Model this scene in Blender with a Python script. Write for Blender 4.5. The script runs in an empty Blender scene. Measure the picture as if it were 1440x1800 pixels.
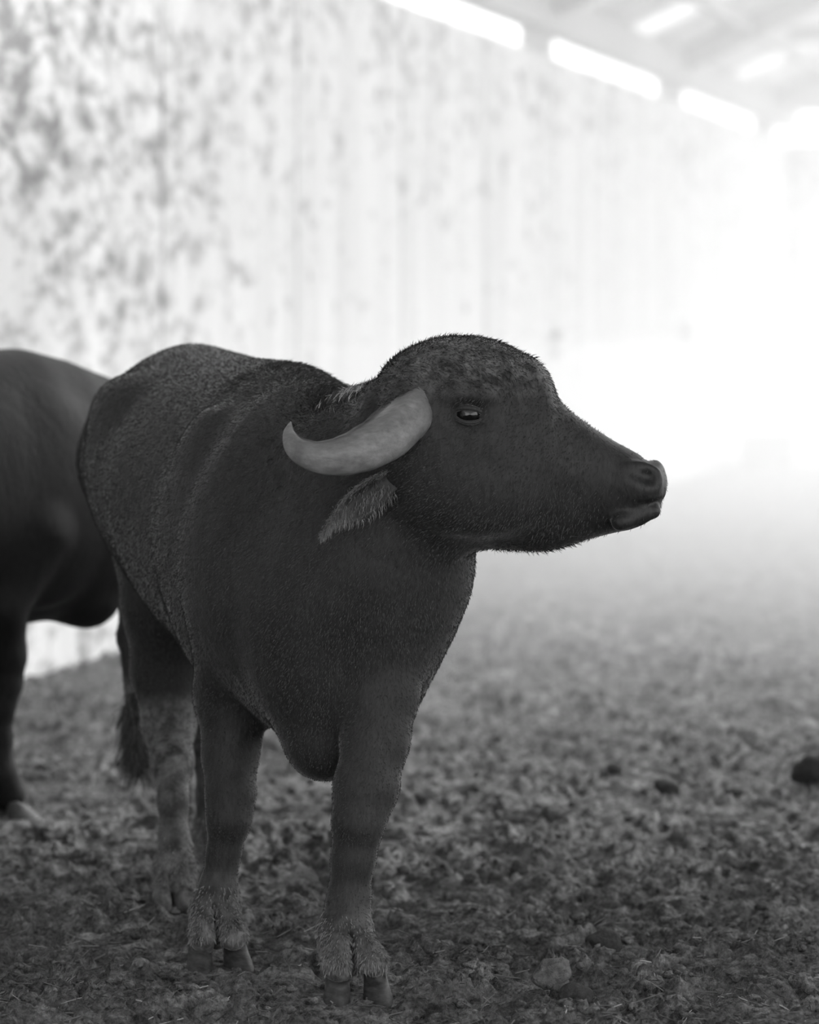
import bpy, math
import numpy as np
from mathutils import Vector

# ------------------------------------------------------------------ camera, light, exposure
sc = bpy.context.scene
COL = sc.collection
FPX, CAMH, HOR = 7000.0, 1.415, 545.0          # focal length in pixels, eye height, horizon row


def P(u, v, d):
    """a point of the place from its bearing in the photograph and its distance"""
    return np.array([(u - 720.0) * d / FPX, d, CAMH - (v - HOR) * d / FPX])


cam_data = bpy.data.cameras.new('camera')
cam = bpy.data.objects.new('camera', cam_data)
COL.objects.link(cam)
cam.location = (0, 0, CAMH)
cam.rotation_euler = (math.pi / 2, 0, 0)
cam_data.sensor_fit = 'HORIZONTAL'
cam_data.sensor_width = 24.0
cam_data.lens = FPX / 1440.0 * 24.0
cam_data.shift_y = -(900.0 - HOR) / 1440.0
cam_data.clip_start, cam_data.clip_end = 0.1, 200
cam_data.dof.use_dof = True
cam_data.dof.focus_distance = 8.2
cam_data.dof.aperture_fstop = 2.7
cam_data.dof.aperture_blades = 0
sc.camera = cam

sc.view_settings.view_transform = 'Standard'
sc.view_settings.look = 'None'
sc.view_settings.gamma = 1.0
sc.view_settings.use_curve_mapping = False
sc.view_settings.exposure = 1.08
sc.cycles.use_denoising = True
sc.cycles.max_bounces = 8
sc.cycles.volume_bounces = 3

world = bpy.data.worlds.new('overcast')
sc.world = world
world.use_nodes = True
bg = world.node_tree.nodes['Background']
bg.inputs['Color'].default_value = (1, 1, 1, 1)
bg.inputs['Strength'].default_value = 1.25

sun_data = bpy.data.lights.new('sun', 'SUN')
sun_data.energy = 2.9
sun_data.angle = math.radians(14)
sun = bpy.data.objects.new('sun', sun_data)
COL.objects.link(sun)
sun.rotation_euler = Vector((-0.66, -0.48, -0.57)).to_track_quat('-Z', 'Y').to_euler()

rng = np.random.default_rng(7)


# ------------------------------------------------------------------ materials
def g(v):
    return (v, v, v, 1.0)


def new_mat(name, rough=0.8, base=0.5, spec=0.3):
    m = bpy.data.materials.new(name)
    m.use_nodes = True
    nt = m.node_tree
    b = nt.nodes['Principled BSDF']
    b.inputs['Base Color'].default_value = g(base)
    b.inputs['Roughness'].default_value = rough
    b.inputs['Specular IOR Level'].default_value = spec
    return m, nt, b


def node(nt, kind, **kw):
    n = nt.nodes.new(kind)
    for k, v in kw.items():
        if hasattr(n, k):
            setattr(n, k, v)
        else:
            n.inputs[k.replace('_', ' ')].default_value = v
    return n


def noise(nt, vec, scale, detail=4.0, rough=0.55, dist=0.0):
    n = nt.nodes.new('ShaderNodeTexNoise')
    n.inputs['Scale'].default_value = scale
    n.inputs['Detail'].default_value = detail
    n.inputs['Roughness'].default_value = rough
    n.inputs['Distortion'].default_value = dist
    nt.links.new(vec, n.inputs['Vector'])
    return n.outputs['Fac']


def mapping(nt, src, scale=(1, 1, 1), loc=(0, 0, 0)):
    n = nt.nodes.new('ShaderNodeMapping')
    n.inputs['Scale'].default_value = scale
    n.inputs['Location'].default_value = loc
    nt.links.new(src, n.inputs['Vector'])
    return n.outputs['Vector']


def ramp(nt, fac, stops):
    n = nt.nodes.new('ShaderNodeValToRGB')
    cr = n.color_ramp
    while len(cr.elements) < len(stops):
        cr.elements.new(0.5)
    for e, (p, c) in zip(cr.elements, stops):
        e.position = p
        e.color = g(c)
    nt.links.new(fac, n.inputs['Fac'])
    return n.outputs['Color']


def math_node(nt, op, a, b):
    n = nt.nodes.new('ShaderNodeMath')
    n.operation = op
    for i, x in enumerate((a, b)):
        if isinstance(x, (int, float)):
            n.inputs[i].default_value = x
        else:
            nt.links.new(x, n.inputs[i])
    return n.outputs[0]


def mix_col(nt, kind, fac, a, b):
    n = nt.nodes.new('ShaderNodeMix')
    n.data_type = 'RGBA'
    n.blend_type = kind
    for k, x in ((0, fac), (6, a), (7, b)):
        sock = n.inputs[k]
        if isinstance(x, (int, float)):
            sock.default_value = x if k == 0 else g(x)
        else:
            nt.links.new(x, sock)
    return n.outputs[2]


def bump(nt, bsdf, height, strength, dist):
    n = nt.nodes.new('ShaderNodeBump')
    n.inputs['Strength'].default_value = strength
    n.inputs['Distance'].default_value = dist
    nt.links.new(height, n.inputs['Height'])
    nt.links.new(n.outputs['Normal'], bsdf.inputs['Normal'])


def texco(nt, out='Object'):
    return nt.nodes.new('ShaderNodeTexCoord').outputs[out]


def make_hide(name, dark, pale, sheen, spec=0.35):
    m, nt, b = new_mat(name, 0.62, dark, spec)
    co = texco(nt)
    att = nt.nodes.new('ShaderNodeAttribute')
    att.attribute_name = 'pale'
    big = noise(nt, mapping(nt, co, (1, 1, 0.45)), 9, 5, 0.6)
    fine = noise(nt, mapping(nt, co, (1, 1, 0.25)), 160, 4, 0.7)
    tone = ramp(nt, big, [(0.3, dark * 0.72), (0.7, dark * 1.45)])
    hairy = ramp(nt, fine, [(0.35, 0.55), (0.75, 1.6)])
    tone = mix_col(nt, 'MULTIPLY', 1.0, tone, hairy)
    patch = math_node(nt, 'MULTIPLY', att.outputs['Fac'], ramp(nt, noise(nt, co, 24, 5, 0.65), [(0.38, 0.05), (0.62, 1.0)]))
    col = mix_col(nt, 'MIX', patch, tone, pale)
    nt.links.new(col, b.inputs['Base Color'])
    bare = nt.nodes.new('ShaderNodeAttribute')
    bare.attribute_name = 'bare'
    nt.links.new(math_node(nt, 'MULTIPLY', math_node(nt, 'SUBTRACT', 1.0, bare.outputs['Fac']), sheen), b.inputs['Sheen Weight'])
    nt.links.new(math_node(nt, 'SUBTRACT', 0.62, math_node(nt, 'MULTIPLY', bare.outputs['Fac'], 0.12)), b.inputs['Roughness'])
    b.inputs['Sheen Roughness'].default_value = 0.32
    h = math_node(nt, 'ADD', math_node(nt, 'MULTIPLY', fine, 0.35), noise(nt, mapping(nt, co, (1, 1, 0.5)), 38, 4, 0.6))
    bump(nt, b, h, 0.5, 0.006)
    return m


M_HIDE = make_hide('black_hide', 0.018, 0.18, 0.34)
M_HIDE2 = make_hide('dark_hide', 0.006, 0.12, 0.02, 0.16)


def make_hair(name, lo, hi):
    m, nt, b = new_mat(name, 0.5, lo, 0.4)
    oi = nt.nodes.new('ShaderNodeAttribute')
    oi.attribute_name = 'tint'
    nt.links.new(ramp(nt, oi.outputs['Fac'], [(0.0, lo), (0.55, lo + (hi - lo) * 0.6), (1.0, hi)]), b.inputs['Base Color'])
    return m


M_HAIR = make_hair('coat_hair', 0.012, 0.085)
M_HAIR_BACKLIT = make_hair('backlit_nape_hair', 0.25, 0.6)  # pale colour stands in for light shining through the hair from behind
M_HAIR_PALE = make_hair('pale_hair', 0.08, 0.22)

m, nt, b = new_mat('horn', 0.42, 0.09, 0.45)
co = texco(nt)
n1 = noise(nt, co, 26, 5, 0.65)
n2 = noise(nt, mapping(nt, co, (0.4, 1, 1)), 90, 4, 0.6)
nt.links.new(mix_col(nt, 'MULTIPLY', 1.0, ramp(nt, n1, [(0.3, 0.11), (0.7, 0.20)]), ramp(nt, n2, [(0.3, 0.75), (0.7, 1.2)])), b.inputs['Base Color'])
bump(nt, b, math_node(nt, 'ADD', n1, n2), 0.35, 0.004)
M_HORN = m
m, nt, b = new_mat('eyeball', 0.08, 0.004, 0.6)
M_EYE = m
m, nt, b = new_mat('wet_nose', 0.22, 0.012, 0.6)
co = texco(nt)
bump(nt, b, noise(nt, co, 220, 2, 0.5), 0.4, 0.002)
M_NOSE = m
m, nt, b = new_mat('hoof', 0.6, 0.07, 0.35)
co = texco(nt)
nt.links.new(ramp(nt, noise(nt, mapping(nt, co, (1, 1, 3)), 30, 5, 0.6), [(0.3, 0.015), (0.7, 0.075)]), b.inputs['Base Color'])
bump(nt, b, noise(nt, mapping(nt, co, (1, 1, 4)), 60, 3, 0.6), 0.4, 0.003)
M_HOOF = m


# ------------------------------------------------------------------ mesh helpers
def mesh_obj(name, verts, faces, mat, parent=None, smooth=True):
    me = bpy.data.meshes.new(name)
    verts = np.asarray(verts, dtype=np.float32)
    if isinstance(faces, np.ndarray):
        k = faces.shape[1]
        me.vertices.add(len(verts))
        me.vertices.foreach_set('co', verts.ravel())
        me.loops.add(faces.size)
        me.loops.foreach_set('vertex_index', faces.astype(np.int32).ravel())
        me.polygons.add(len(faces))
        me.polygons.foreach_set('loop_start', np.arange(0, faces.size, k, dtype=np.int32))
        me.polygons.foreach_set('loop_total', np.full(len(faces), k, dtype=np.int32))
        me.update(calc_edges=True)
        me.validate()
    else:
        me.from_pydata([tuple(map(float, v)) for v in verts], [], faces)
        me.update()
    if smooth:
        me.polygons.foreach_set('use_smooth', np.ones(len(me.polygons), dtype=bool))
    me.materials.append(mat)
    o = bpy.data.objects.new(name, me)
    COL.objects.link(o)
    if parent is not None:
        o.parent = parent
    return o


def empty(name, loc):
    o = bpy.data.objects.new(name, None)
    o.empty_display_size = 0.2
    o.location = tuple(map(float, loc))
    COL.objects.link(o)
    return o


def tag(o, label=None, cat=None, group=None, kind=None):
    if label:
        o['label'] = label
    if cat:
        o['category'] = cat
    if group:
        o['group'] = group
    if kind:
        o['kind'] = kind
    return o


def point_attr(o, name, vals):
    a = o.data.attributes.new(name, 'FLOAT', 'POINT')
    a.data.foreach_set('value', np.asarray(vals, dtype=np.float32))


class MB:
    """collects boxes, bars and tubes into one mesh"""

    def __init__(self):
        self.v, self.f = [], []

    def add(self, v, f):
        n = len(self.v)
        self.v += [np.asarray(p, float) for p in v]
        self.f += [tuple(i + n for i in q) for q in f]

    def box(self, c, ax, ay, az, hx, hy, hz):
        c, ax, ay, az = (np.asarray(q, float) for q in (c, ax, ay, az))
        v = [c + ax * hx * i + ay * hy * j + az * hz * k for k in (-1, 1) for j in (-1, 1) for i in (-1, 1)]
        self.add(v, [(0, 2, 3, 1), (4, 5, 7, 6), (0, 1, 5, 4), (2, 6, 7, 3), (0, 4, 6, 2), (1, 3, 7, 5)])

    def bar(self, a, b, w, h):
        a, b = np.asarray(a, float), np.asarray(b, float)
        ax = (b - a) / np.linalg.norm(b - a)
        up = np.array([0, 0, 1.0]) if abs(ax[2]) < 0.95 else np.array([1.0, 0, 0])
        ay = np.cross(up, ax)
        ay /= np.linalg.norm(ay)
        az = np.cross(ax, ay)
        self.box((a + b) / 2, ax, ay, az, np.linalg.norm(b - a) / 2, w / 2, h / 2)

    def build(self, name, mat, parent=None, smooth=False):
        off = np.array(parent.location) if parent is not None else 0
        return mesh_obj(name, np.array(self.v) - off, self.f, mat, parent, smooth)


def hash2(ix, iy, seed):
    h = (ix.astype(np.int64) * 374761393 + iy.astype(np.int64) * 668265263 + seed * 1442695041) & 0xFFFFFFFF
    h = ((h ^ (h >> 13)) * 1274126177) & 0xFFFFFFFF
    return ((h ^ (h >> 16)) & 0xFFFF) / 65535.0


def vnoise(x, y, seed):
    ix, iy = np.floor(x), np.floor(y)
    fx, fy = x - ix, y - iy
    fx, fy = fx * fx * (3 - 2 * fx), fy * fy * (3 - 2 * fy)
    a, b = hash2(ix, iy, seed), hash2(ix + 1, iy, seed)
    c, d = hash2(ix, iy + 1, seed), hash2(ix + 1, iy + 1, seed)
    return (a + (b - a) * fx) * (1 - fy) + (c + (d - c) * fx) * fy


# ------------------------------------------------------------------ signed distance sculpting
class Sculpt:
    def __init__(self, lo, hi, h):
        self.lo, self.h = np.array(lo, float), h
        self.n = np.ceil((np.array(hi) - self.lo) / h).astype(int) + 1
        self.D = np.full(self.n, 0.3, dtype=np.float32)

    def _sub(self, lo, hi):
        a = np.clip(np.floor((np.array(lo) - self.lo) / self.h).astype(int), 0, self.n - 1)
        b = np.clip(np.ceil((np.array(hi) - self.lo) / self.h).astype(int) + 1, 1, self.n)
        sl = tuple(slice(i, j) for i, j in zip(a, b))
        ax = [(self.lo[k] + self.h * np.arange(a[k], b[k])).astype(np.float32) for k in range(3)]
        return sl, np.meshgrid(*ax, indexing='ij')

    def blend(self, lo, hi, fn, k, cut=False):
        sl, (X, Y, Z) = self._sub(np.array(lo) - k - 0.02, np.array(hi) + k + 0.02)
        d = fn(X, Y, Z)
        D = self.D[sl]
        if cut:
            d = -d
            hh = np.maximum(k - np.abs(D - d), 0) / k
            self.D[sl] = np.maximum(D, d) + hh * hh * k * 0.25
        else:
            hh = np.maximum(k - np.abs(D - d), 0) / k
            self.D[sl] = np.minimum(D, d) - hh * hh * k * 0.25

    def cone(self, a, b, ra, rb, k=0.04, cut=False):
        a, b = np.asarray(a, float), np.asarray(b, float)
        ab = b - a
        L2 = max(float(ab @ ab), 1e-9)
        r = max(ra, rb)

        def fn(X, Y, Z):
            px, py, pz = X - a[0], Y - a[1], Z - a[2]
            t = np.clip((px * ab[0] + py * ab[1] + pz * ab[2]) / L2, 0, 1)
            return np.sqrt((px - ab[0] * t) ** 2 + (py - ab[1] * t) ** 2 + (pz - ab[2] * t) ** 2) - (ra + (rb - ra) * t)
        self.blend(np.minimum(a, b) - r, np.maximum(a, b) + r, fn, k, cut)

    def chain(self, pts, k=0.03):
        for (p, r), (q, s) in zip(pts[:-1], pts[1:]):
            self.cone(p, q, r, s, k)

    def ell(self, c, axes, radii, k=0.04, cut=False):
        c = np.asarray(c, float)
        A = np.array([np.asarray(x, float) / np.linalg.norm(x) for x in axes])
        R = max(radii)

        def fn(X, Y, Z):
            px, py, pz = X - c[0], Y - c[1], Z - c[2]
            q = 0
            for x, r in zip(A, radii):
                q = q + ((px * x[0] + py * x[1] + pz * x[2]) / r) ** 2
            q = np.sqrt(q) + 1e-6
            rad = np.sqrt(px * px + py * py + pz * pz)
            return rad * (1 - 1 / q) - np.where(rad < 1e-4, min(radii), 0)
        self.blend(c - R, c + R, fn, k, cut)

    def loft(self, O, fwd, side, up, st, k, nu=2.0, nl=2.0):
        """sections along fwd: rows of (t, side offset, half width, top, bottom, height of greatest width)"""
        st = np.array(st, float)
        O, fwd, side, up = (np.asarray(q, float) for q in (O, fwd, side, up))
        ends = np.array([O + fwd * r[0] + side * (r[1] + sg * r[2]) + up * r[q] for r in st for sg in (-1, 1) for q in (3, 4)])

        def fn(X, Y, Z):
            rx, ry, rz = X - O[0], Y - O[1], Z - O[2]
            t = rx * fwd[0] + ry * fwd[1] + rz * fwd[2]
            s = rx * side[0] + ry * side[1] + rz * side[2]
            h = rx * up[0] + ry * up[1] + rz * up[2]
            tt = np.linspace(st[0, 0], st[-1, 0], 400)
            out = []
            for c in range(1, 6):
                y = np.interp(tt, st[:, 0], st[:, c])
                ker = np.hanning(15)
                ker /= ker.sum()
                ypad = np.concatenate([np.full(7, y[0]), y, np.full(7, y[-1])])
                out.append(np.interp(t, tt, np.convolve(ypad, ker, 'valid')).astype(np.float32))
            s0, w, zt, zb, zc = out
            above = h > zc
            dz = np.abs(h - zc) / np.where(above, np.maximum(zt - zc, 0.005), np.maximum(zc - zb, 0.005))
            dx = np.abs(s - s0) / np.maximum(w, 0.005)
            nn = np.where(above, nu, nl)
            q = (dz ** nn + dx ** nn) ** (1 / nn) + 1e-6
            rad = np.sqrt((h - zc) ** 2 + (s - s0) ** 2)
            d = rad * (1 - 1 / q) - np.where(rad < 1e-4, 0.03, 0)
            over = np.maximum(np.maximum(st[0, 0] - t, t - st[-1, 0]), 0)
            return np.where(over > 0, np.sqrt(np.maximum(d, 0) ** 2 + over ** 2), d)
        self.blend(ends.min(0), ends.max(0), fn, k)

    def mesh(self):
        D = self.D
        ins = D < 0
        nx, ny, nz = D.shape
        cnt = np.zeros((nx - 1, ny - 1, nz - 1), dtype=np.uint8)
        for i in (0, 1):
            for j in (0, 1):
                for k in (0, 1):
                    cnt += ins[i:nx - 1 + i, j:ny - 1 + j, k:nz - 1 + k]
        act = np.argwhere((cnt > 0) & (cnt < 8))
        idx = np.full(cnt.shape, -1, dtype=np.int32)
        idx[act[:, 0], act[:, 1], act[:, 2]] = np.arange(len(act))
        corner = {}
        for i in (0, 1):
            for j in (0, 1):
                for k in (0, 1):
                    corner[(i, j, k)] = D[act[:, 0] + i, act[:, 1] + j, act[:, 2] + k]
        acc = np.zeros((len(act), 3))
        num = np.zeros(len(act))
        keys = list(corner)
        for a in keys:
            for b in keys:
                if sum(abs(p - q) for p, q in zip(a, b)) == 1 and a < b:
                    da, db = corner[a], corner[b]
                    x = (da < 0) != (db < 0)
                    t = np.where(x, da / np.where(np.abs(da - db) < 1e-9, 1, da - db), 0)
                    for c in range(3):
                        acc[:, c] += np.where(x, a[c] + (b[c] - a[c]) * t, 0)
                    num += x
        V = self.lo + self.h * (act + acc / num[:, None])
        F = []
        for ax in range(3):
            sl0 = [slice(None)] * 3
            sl1 = [slice(None)] * 3
            sl0[ax], sl1[ax] = slice(0, -1), slice(1, None)
            A, B = ins[tuple(sl0)], ins[tuple(sl1)]
            e = np.argwhere(A != B)
            o1, o2 = [(1, 2), (2, 0), (0, 1)][ax]
            ok = (e[:, o1] > 0) & (e[:, o2] > 0) & (e[:, o1] < self.n[o1] - 1) & (e[:, o2] < self.n[o2] - 1)
            e = e[ok]
            flip = B[e[:, 0], e[:, 1], e[:, 2]]

            def cell(p, q):
                w = e.copy()
                w[:, o1] -= p
                w[:, o2] -= q
                return idx[w[:, 0], w[:, 1], w[:, 2]]
            quad = np.stack([cell(1, 1), cell(0, 1), cell(0, 0), cell(1, 0)], 1)
            quad[flip] = quad[flip][:, ::-1]
            F.append(quad)
        F = np.concatenate(F)
        # keep the largest connected piece, then relax once
        for _ in range(2):
            S = np.zeros_like(V)
            N = np.zeros(len(V))
            for a, b in ((0, 1), (1, 2), (2, 3), (3, 0)):
                np.add.at(S, F[:, a], V[F[:, b]])
                np.add.at(S, F[:, b], V[F[:, a]])
                np.add.at(N, F[:, a], 1)
                np.add.at(N, F[:, b], 1)
            V = V * 0.55 + 0.45 * S / np.maximum(N, 1)[:, None]
        return V, F


def face_data(V, F):
    c = V[F].mean(1)
    n = np.cross(V[F[:, 2]] - V[F[:, 0]], V[F[:, 3]] - V[F[:, 1]])
    a = np.linalg.norm(n, axis=1)
    return c, n / np.maximum(a, 1e-12)[:, None], a * 0.5


def strands(name, root, nrm, comb, length, width, mat, parent, lift=0.5, jitter=0.35, tint=None):
    """short tapering hairs standing on a skin, combed along comb"""
    n = len(root)
    off = np.array(parent.matrix_parent_inverse.translation) if False else None
    j = rng.normal(0, jitter, (n, 3))
    d1 = nrm * lift + comb * (1 - lift) + j * 0.6
    d1 /= np.linalg.norm(d1, axis=1)[:, None]
    d2 = d1 + comb * 0.6 + j * 0.5 + np.array([0, 0, -0.12])
    d2 /= np.linalg.norm(d2, axis=1)[:, None]
    L = np.asarray(length).reshape(-1, 1) * np.ones((n, 1)) * rng.uniform(0.55, 1.15, (n, 1))
    p0 = root - nrm * 0.003
    p1 = root + d1 * L * 0.5
    p2 = p1 + d2 * L * 0.5
    r = rng.normal(0, 1, (n, 3))
    r[:, 1] *= 0.3
    sd = np.cross(d1, r)
    sd = r - d1 * (r * d1).sum(1)[:, None]
    sd /= np.linalg.norm(sd, axis=1)[:, None]
    w = width
    V = np.stack([p0 - sd * w, p0 + sd * w, p1 - sd * w * 0.8, p1 + sd * w * 0.8, p2 - sd * w * 0.15, p2 + sd * w * 0.15], 1).reshape(-1, 3)
    b = (np.arange(n) * 6)[:, None]
    F = np.concatenate([b + np.array([0, 1, 3, 2]), b + np.array([2, 3, 5, 4])]).astype(np.int32)
    o = mesh_obj(name, V, F, mat, parent, smooth=False)
    t = rng.uniform(0, 1, n) if tint is None else np.maximum(tint + rng.normal(0, 0.2, n), 0) * 0.5
    point_attr(o, 'tint', np.repeat(t, 6))
    return o


def catmull(pts, n):
    pts = np.asarray(pts, float)
    t = np.linspace(0, len(pts) - 1, n)
    i = np.clip(t.astype(int), 0, len(pts) - 2)
    f = (t - i)[:, None]
    p0, p1, p2, p3 = pts[np.maximum(i - 1, 0)], pts[i], pts[i + 1], pts[np.minimum(i + 2, len(pts) - 1)]
    return 0.5 * (2 * p1 + (p2 - p0) * f + (2 * p0 - 5 * p1 + 4 * p2 - p3) * f ** 2 + (3 * p1 - p0 - 3 * p2 + p3) * f ** 3)


# ------------------------------------------------------------------ animal parts
def make_horn(path, tall, thick, outward, parent, off):
    """a flattened ridged crescent horn; path, heights and thicknesses at control points"""
    n, m = 64, 24
    c = catmull(path, n)
    tl = catmull(np.c_[tall, tall, tall], n)[:, 0]
    tk = catmull(np.c_[thick, thick, thick], n)[:, 0]
    T = np.gradient(c, axis=0)
    T /= np.linalg.norm(T, axis=1)[:, None]
    V = []
    ang = np.linspace(0, 2 * math.pi, m, endpoint=False)
    for i in range(n):
        out = np.asarray(outward, float)
        out = out - T[i] * (out @ T[i])
        out /= np.linalg.norm(out)
        up = np.cross(out, T[i])
        ridge = 1 + 0.022 * math.sin(i * 0.95 + 0.8 * math.sin(i * 0.23)) * max(0, 1 - i / n * 1.1)
        for a in ang:
            ca, sa = math.cos(a), math.sin(a)
            # flat outer face, a keel low on the outside, a hollowed underside
            x = math.copysign(abs(ca) ** 0.6, ca)
            y = math.copysign(abs(sa) ** 0.8, sa)
            low = max(0.0, -y - 0.25)
            x -= low * 1.15 if x > 0 else 0.0
            x += 0.35 * (1 - abs(y + 0.3)) if x > 0 else 0.0
            V.append(c[i] + up * y * tl[i] * 0.5 * ridge + out * x * tk[i] * 0.5 * ridge)
    F = [(i * m + j, i * m + (j + 1) % m, (i + 1) * m + (j + 1) % m, (i + 1) * m + j) for i in range(n - 1) for j in range(m)]
    V.append(c[-1] + T[-1] * 0.004)
    F += [((n - 1) * m + j, (n - 1) * m + (j + 1) % m, n * m) for j in range(m)]
    V.append(c[0])
    F += [(j, n * m + 1, (j + 1) % m) for j in range(m)]
    o = mesh_obj('horn', np.array(V) - off, F, M_HORN, parent)
    return o


def make_ear(base, tip, width, face, parent, off, hide):
    """a cupped drooping leaf of an ear with real thickness"""
    n, m = 22, 15
    base, tip, face = (np.asarray(q, float) for q in (base, tip, face))
    ax = tip - base
    L = np.linalg.norm(ax)
    ax /= L
    face = face - ax * (face @ ax)
    face /= np.linalg.norm(face)
    sd = np.cross(ax, face)
    V = []
    for layer in (0, 1):
        for i in range(n):
            t = i / (n - 1)
            w = width * (0.32 + 1.0 * math.sin(min(1, t * 1.15 + 0.1) * math.pi) ** 0.8 * 0.72) * (1 - t ** 5) * 0.5
            for j in range(m):
                s = (j / (m - 1)) * 2 - 1
                cup = (s * s - 0.5) * w * (1.1 - 0.5 * t)
                th = 0.006 * (1 - 0.8 * abs(s)) * (1 - 0.7 * t) * (1 if layer == 0 else -1)
                V.append(base + ax * L * t + sd * w * s + face * (cup + th - 0.03 * math.sin(t * 2.2)))
    F = []
    for layer in (0, 1):
        o_ = layer * n * m
        for i in range(n - 1):
            for j in range(m - 1):
                q = (o_ + i * m + j, o_ + i * m + j + 1, o_ + (i + 1) * m + j + 1, o_ + (i + 1) * m + j)
                F.append(q if layer == 0 else q[::-1])
    for i in range(n - 1):
        for j in (0, m - 1):
            F.append((i * m + j, (i + 1) * m + j, n * m + (i + 1) * m + j, n * m + i * m + j))
    for j in range(m - 1):
        F.append(((n - 1) * m + j, (n - 1) * m + j + 1, n * m + (n - 1) * m + j + 1, n * m + (n - 1) * m + j))
    V = np.array(V)
    o = mesh_obj('ear', V - off, F, hide, parent)
    point_attr(o, 'pale', np.repeat(np.tile(np.clip((np.linspace(0, 1, n) - 0.25) * 0.9, 0.08, 0.5), 2), m))
    # fringe of longer hair on the rims and inside the cup
    k = 1500
    ii, jj = rng.integers(1, n, k), rng.choice([0, 1, 2, 3, 4, 7, 10, m - 3, m - 2, m - 1, m - 1], k)
    root = V[ii * m + jj]
    root = root + rng.normal(0, 0.003, root.shape)
    s = (jj / (m - 1) * 2 - 1)[:, None]
    comb = ax * 0.75 + sd * s * 0.55
    strands('ear_hair', root - off, np.repeat(face[None], k, 0), comb, 0.015, 0.0006, M_HAIR_PALE, o, 0.2, 0.22)
    return o


FEET = []


def make_hooves(foot, fwd, side, size, parent, off, spread=0.5):
    """the two claws of a cloven foot"""
    FEET.append([foot[0], foot[1]])
    for sg in (-1, 1):
        d = fwd * 1.0 + side * sg * spread * 0.35
        d /= np.linalg.norm(d)
        sd = np.array([d[1], -d[0], 0])
        c = foot + side * sg * size * 0.56
        V, F = [], []
        rows, m = 7, 20
        for i in range(rows):
            t = i / (rows - 1)
            z = t * size * 0.92
            a = size * (1.12 - 0.42 * t)                      # half length
            w = size * (0.54 - 0.14 * t)
            cen = c + d * size * (0.18 - 0.34 * t) + np.array([0, 0, z - 0.012])
            for j in range(m):
                an = 2 * math.pi * j / m
                ca, sa = math.cos(an), math.sin(an)
                x = ca * a * (1.0 if ca > 0 else 0.62)
                y = sa * w * (1 - 0.35 * max(0, ca) ** 1.5)
                if y * sg < 0:
                    y *= 0.72                                  # flat inner wall
                tilt = -0.30 * max(0.0, ca) * t * size
                V.append(cen + d * x + (-sd) * y + np.array([0, 0, tilt]))
        F = [(i * m + j, i * m + (j + 1) % m, (i + 1) * m + (j + 1) % m, (i + 1) * m + j) for i in range(rows - 1) for j in range(m)]
        F.append(tuple(range(m))[::-1])
        F.append(tuple((rows - 1) * m + j for j in range(m)))
        mesh_obj('hoof', np.array(V) - off, F, M_HOOF, parent)


def make_eye(c, out, r, parent, off):
    out = np.asarray(out, float) / np.linalg.norm(out)
    V, F = [], []
    rows, m = 10, 20
    up = np.array([0, 0, 1.0])
    sd = np.cross(out, up)
    for i in range(rows + 1):
        a = math.pi * i / rows
        for j in range(m):
            b = 2 * math.pi * j / m
            V.append(c + out * math.cos(a) * r + (sd * math.cos(b) + up * math.sin(b)) * math.sin(a) * r)
    F = [(i * m + j, i * m + (j + 1) % m, (i + 1) * m + (j + 1) % m, (i + 1) * m + j) for i in range(rows) for j in range(m)]
    return mesh_obj('eye', np.array(V) - off, F, M_EYE, parent)



class Frame:
    """a place and a set of axes: forward, the animal's right, up"""

    def __init__(self, O, fwd, up=(0, 0, 1)):
        self.O = np.asarray(O, float)
        self.f = np.asarray(fwd, float) / np.linalg.norm(fwd)
        r = np.cross(self.f, np.asarray(up, float))
        self.r = r / np.linalg.norm(r)
        self.u = np.cross(self.r, self.f)

    def at(self, t, s, z):
        return self.O + self.f * t + self.r * s + self.u * z

    def vec(self, t, s, z):
        return self.f * t + self.r * s + self.u * z


HK = 848.5


def hp(u, v, s):
    """head coordinates of a profile point, s metres to the animal's right of its midline"""
    return (u - 800) / HK, s, (800 - v) / HK


HEAD_PROFILE = [  # u, top, bottom, half width, row of greatest width
    (664, 690, 790, 0.050, 740), (676, 655, 840, 0.095, 740), (695, 632, 880, 0.128, 735), (725, 610, 915, 0.148, 730),
    (760, 596, 940, 0.155, 728), (800, 591, 956, 0.158, 728), (840, 593, 962, 0.158, 726), (880, 602, 965, 0.150, 735),
    (915, 620, 967, 0.136, 750), (940, 631, 968, 0.126, 765), (958, 646, 967, 0.119, 780), (971, 668, 966, 0.114, 790),
    (979, 699, 964, 0.108, 800), (1005, 725, 957, 0.099, 815), (1040, 750, 946, 0.090, 830), (1080, 775, 936, 0.087, 845),
    (1110, 791, 930, 0.090, 852), (1132, 803, 921, 0.091, 856), (1150, 813, 909, 0.084, 858), (1161, 824, 896, 0.068, 858),
    (1167, 838, 882, 0.045, 858), (1169, 850, 868, 0.02, 858)]


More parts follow.
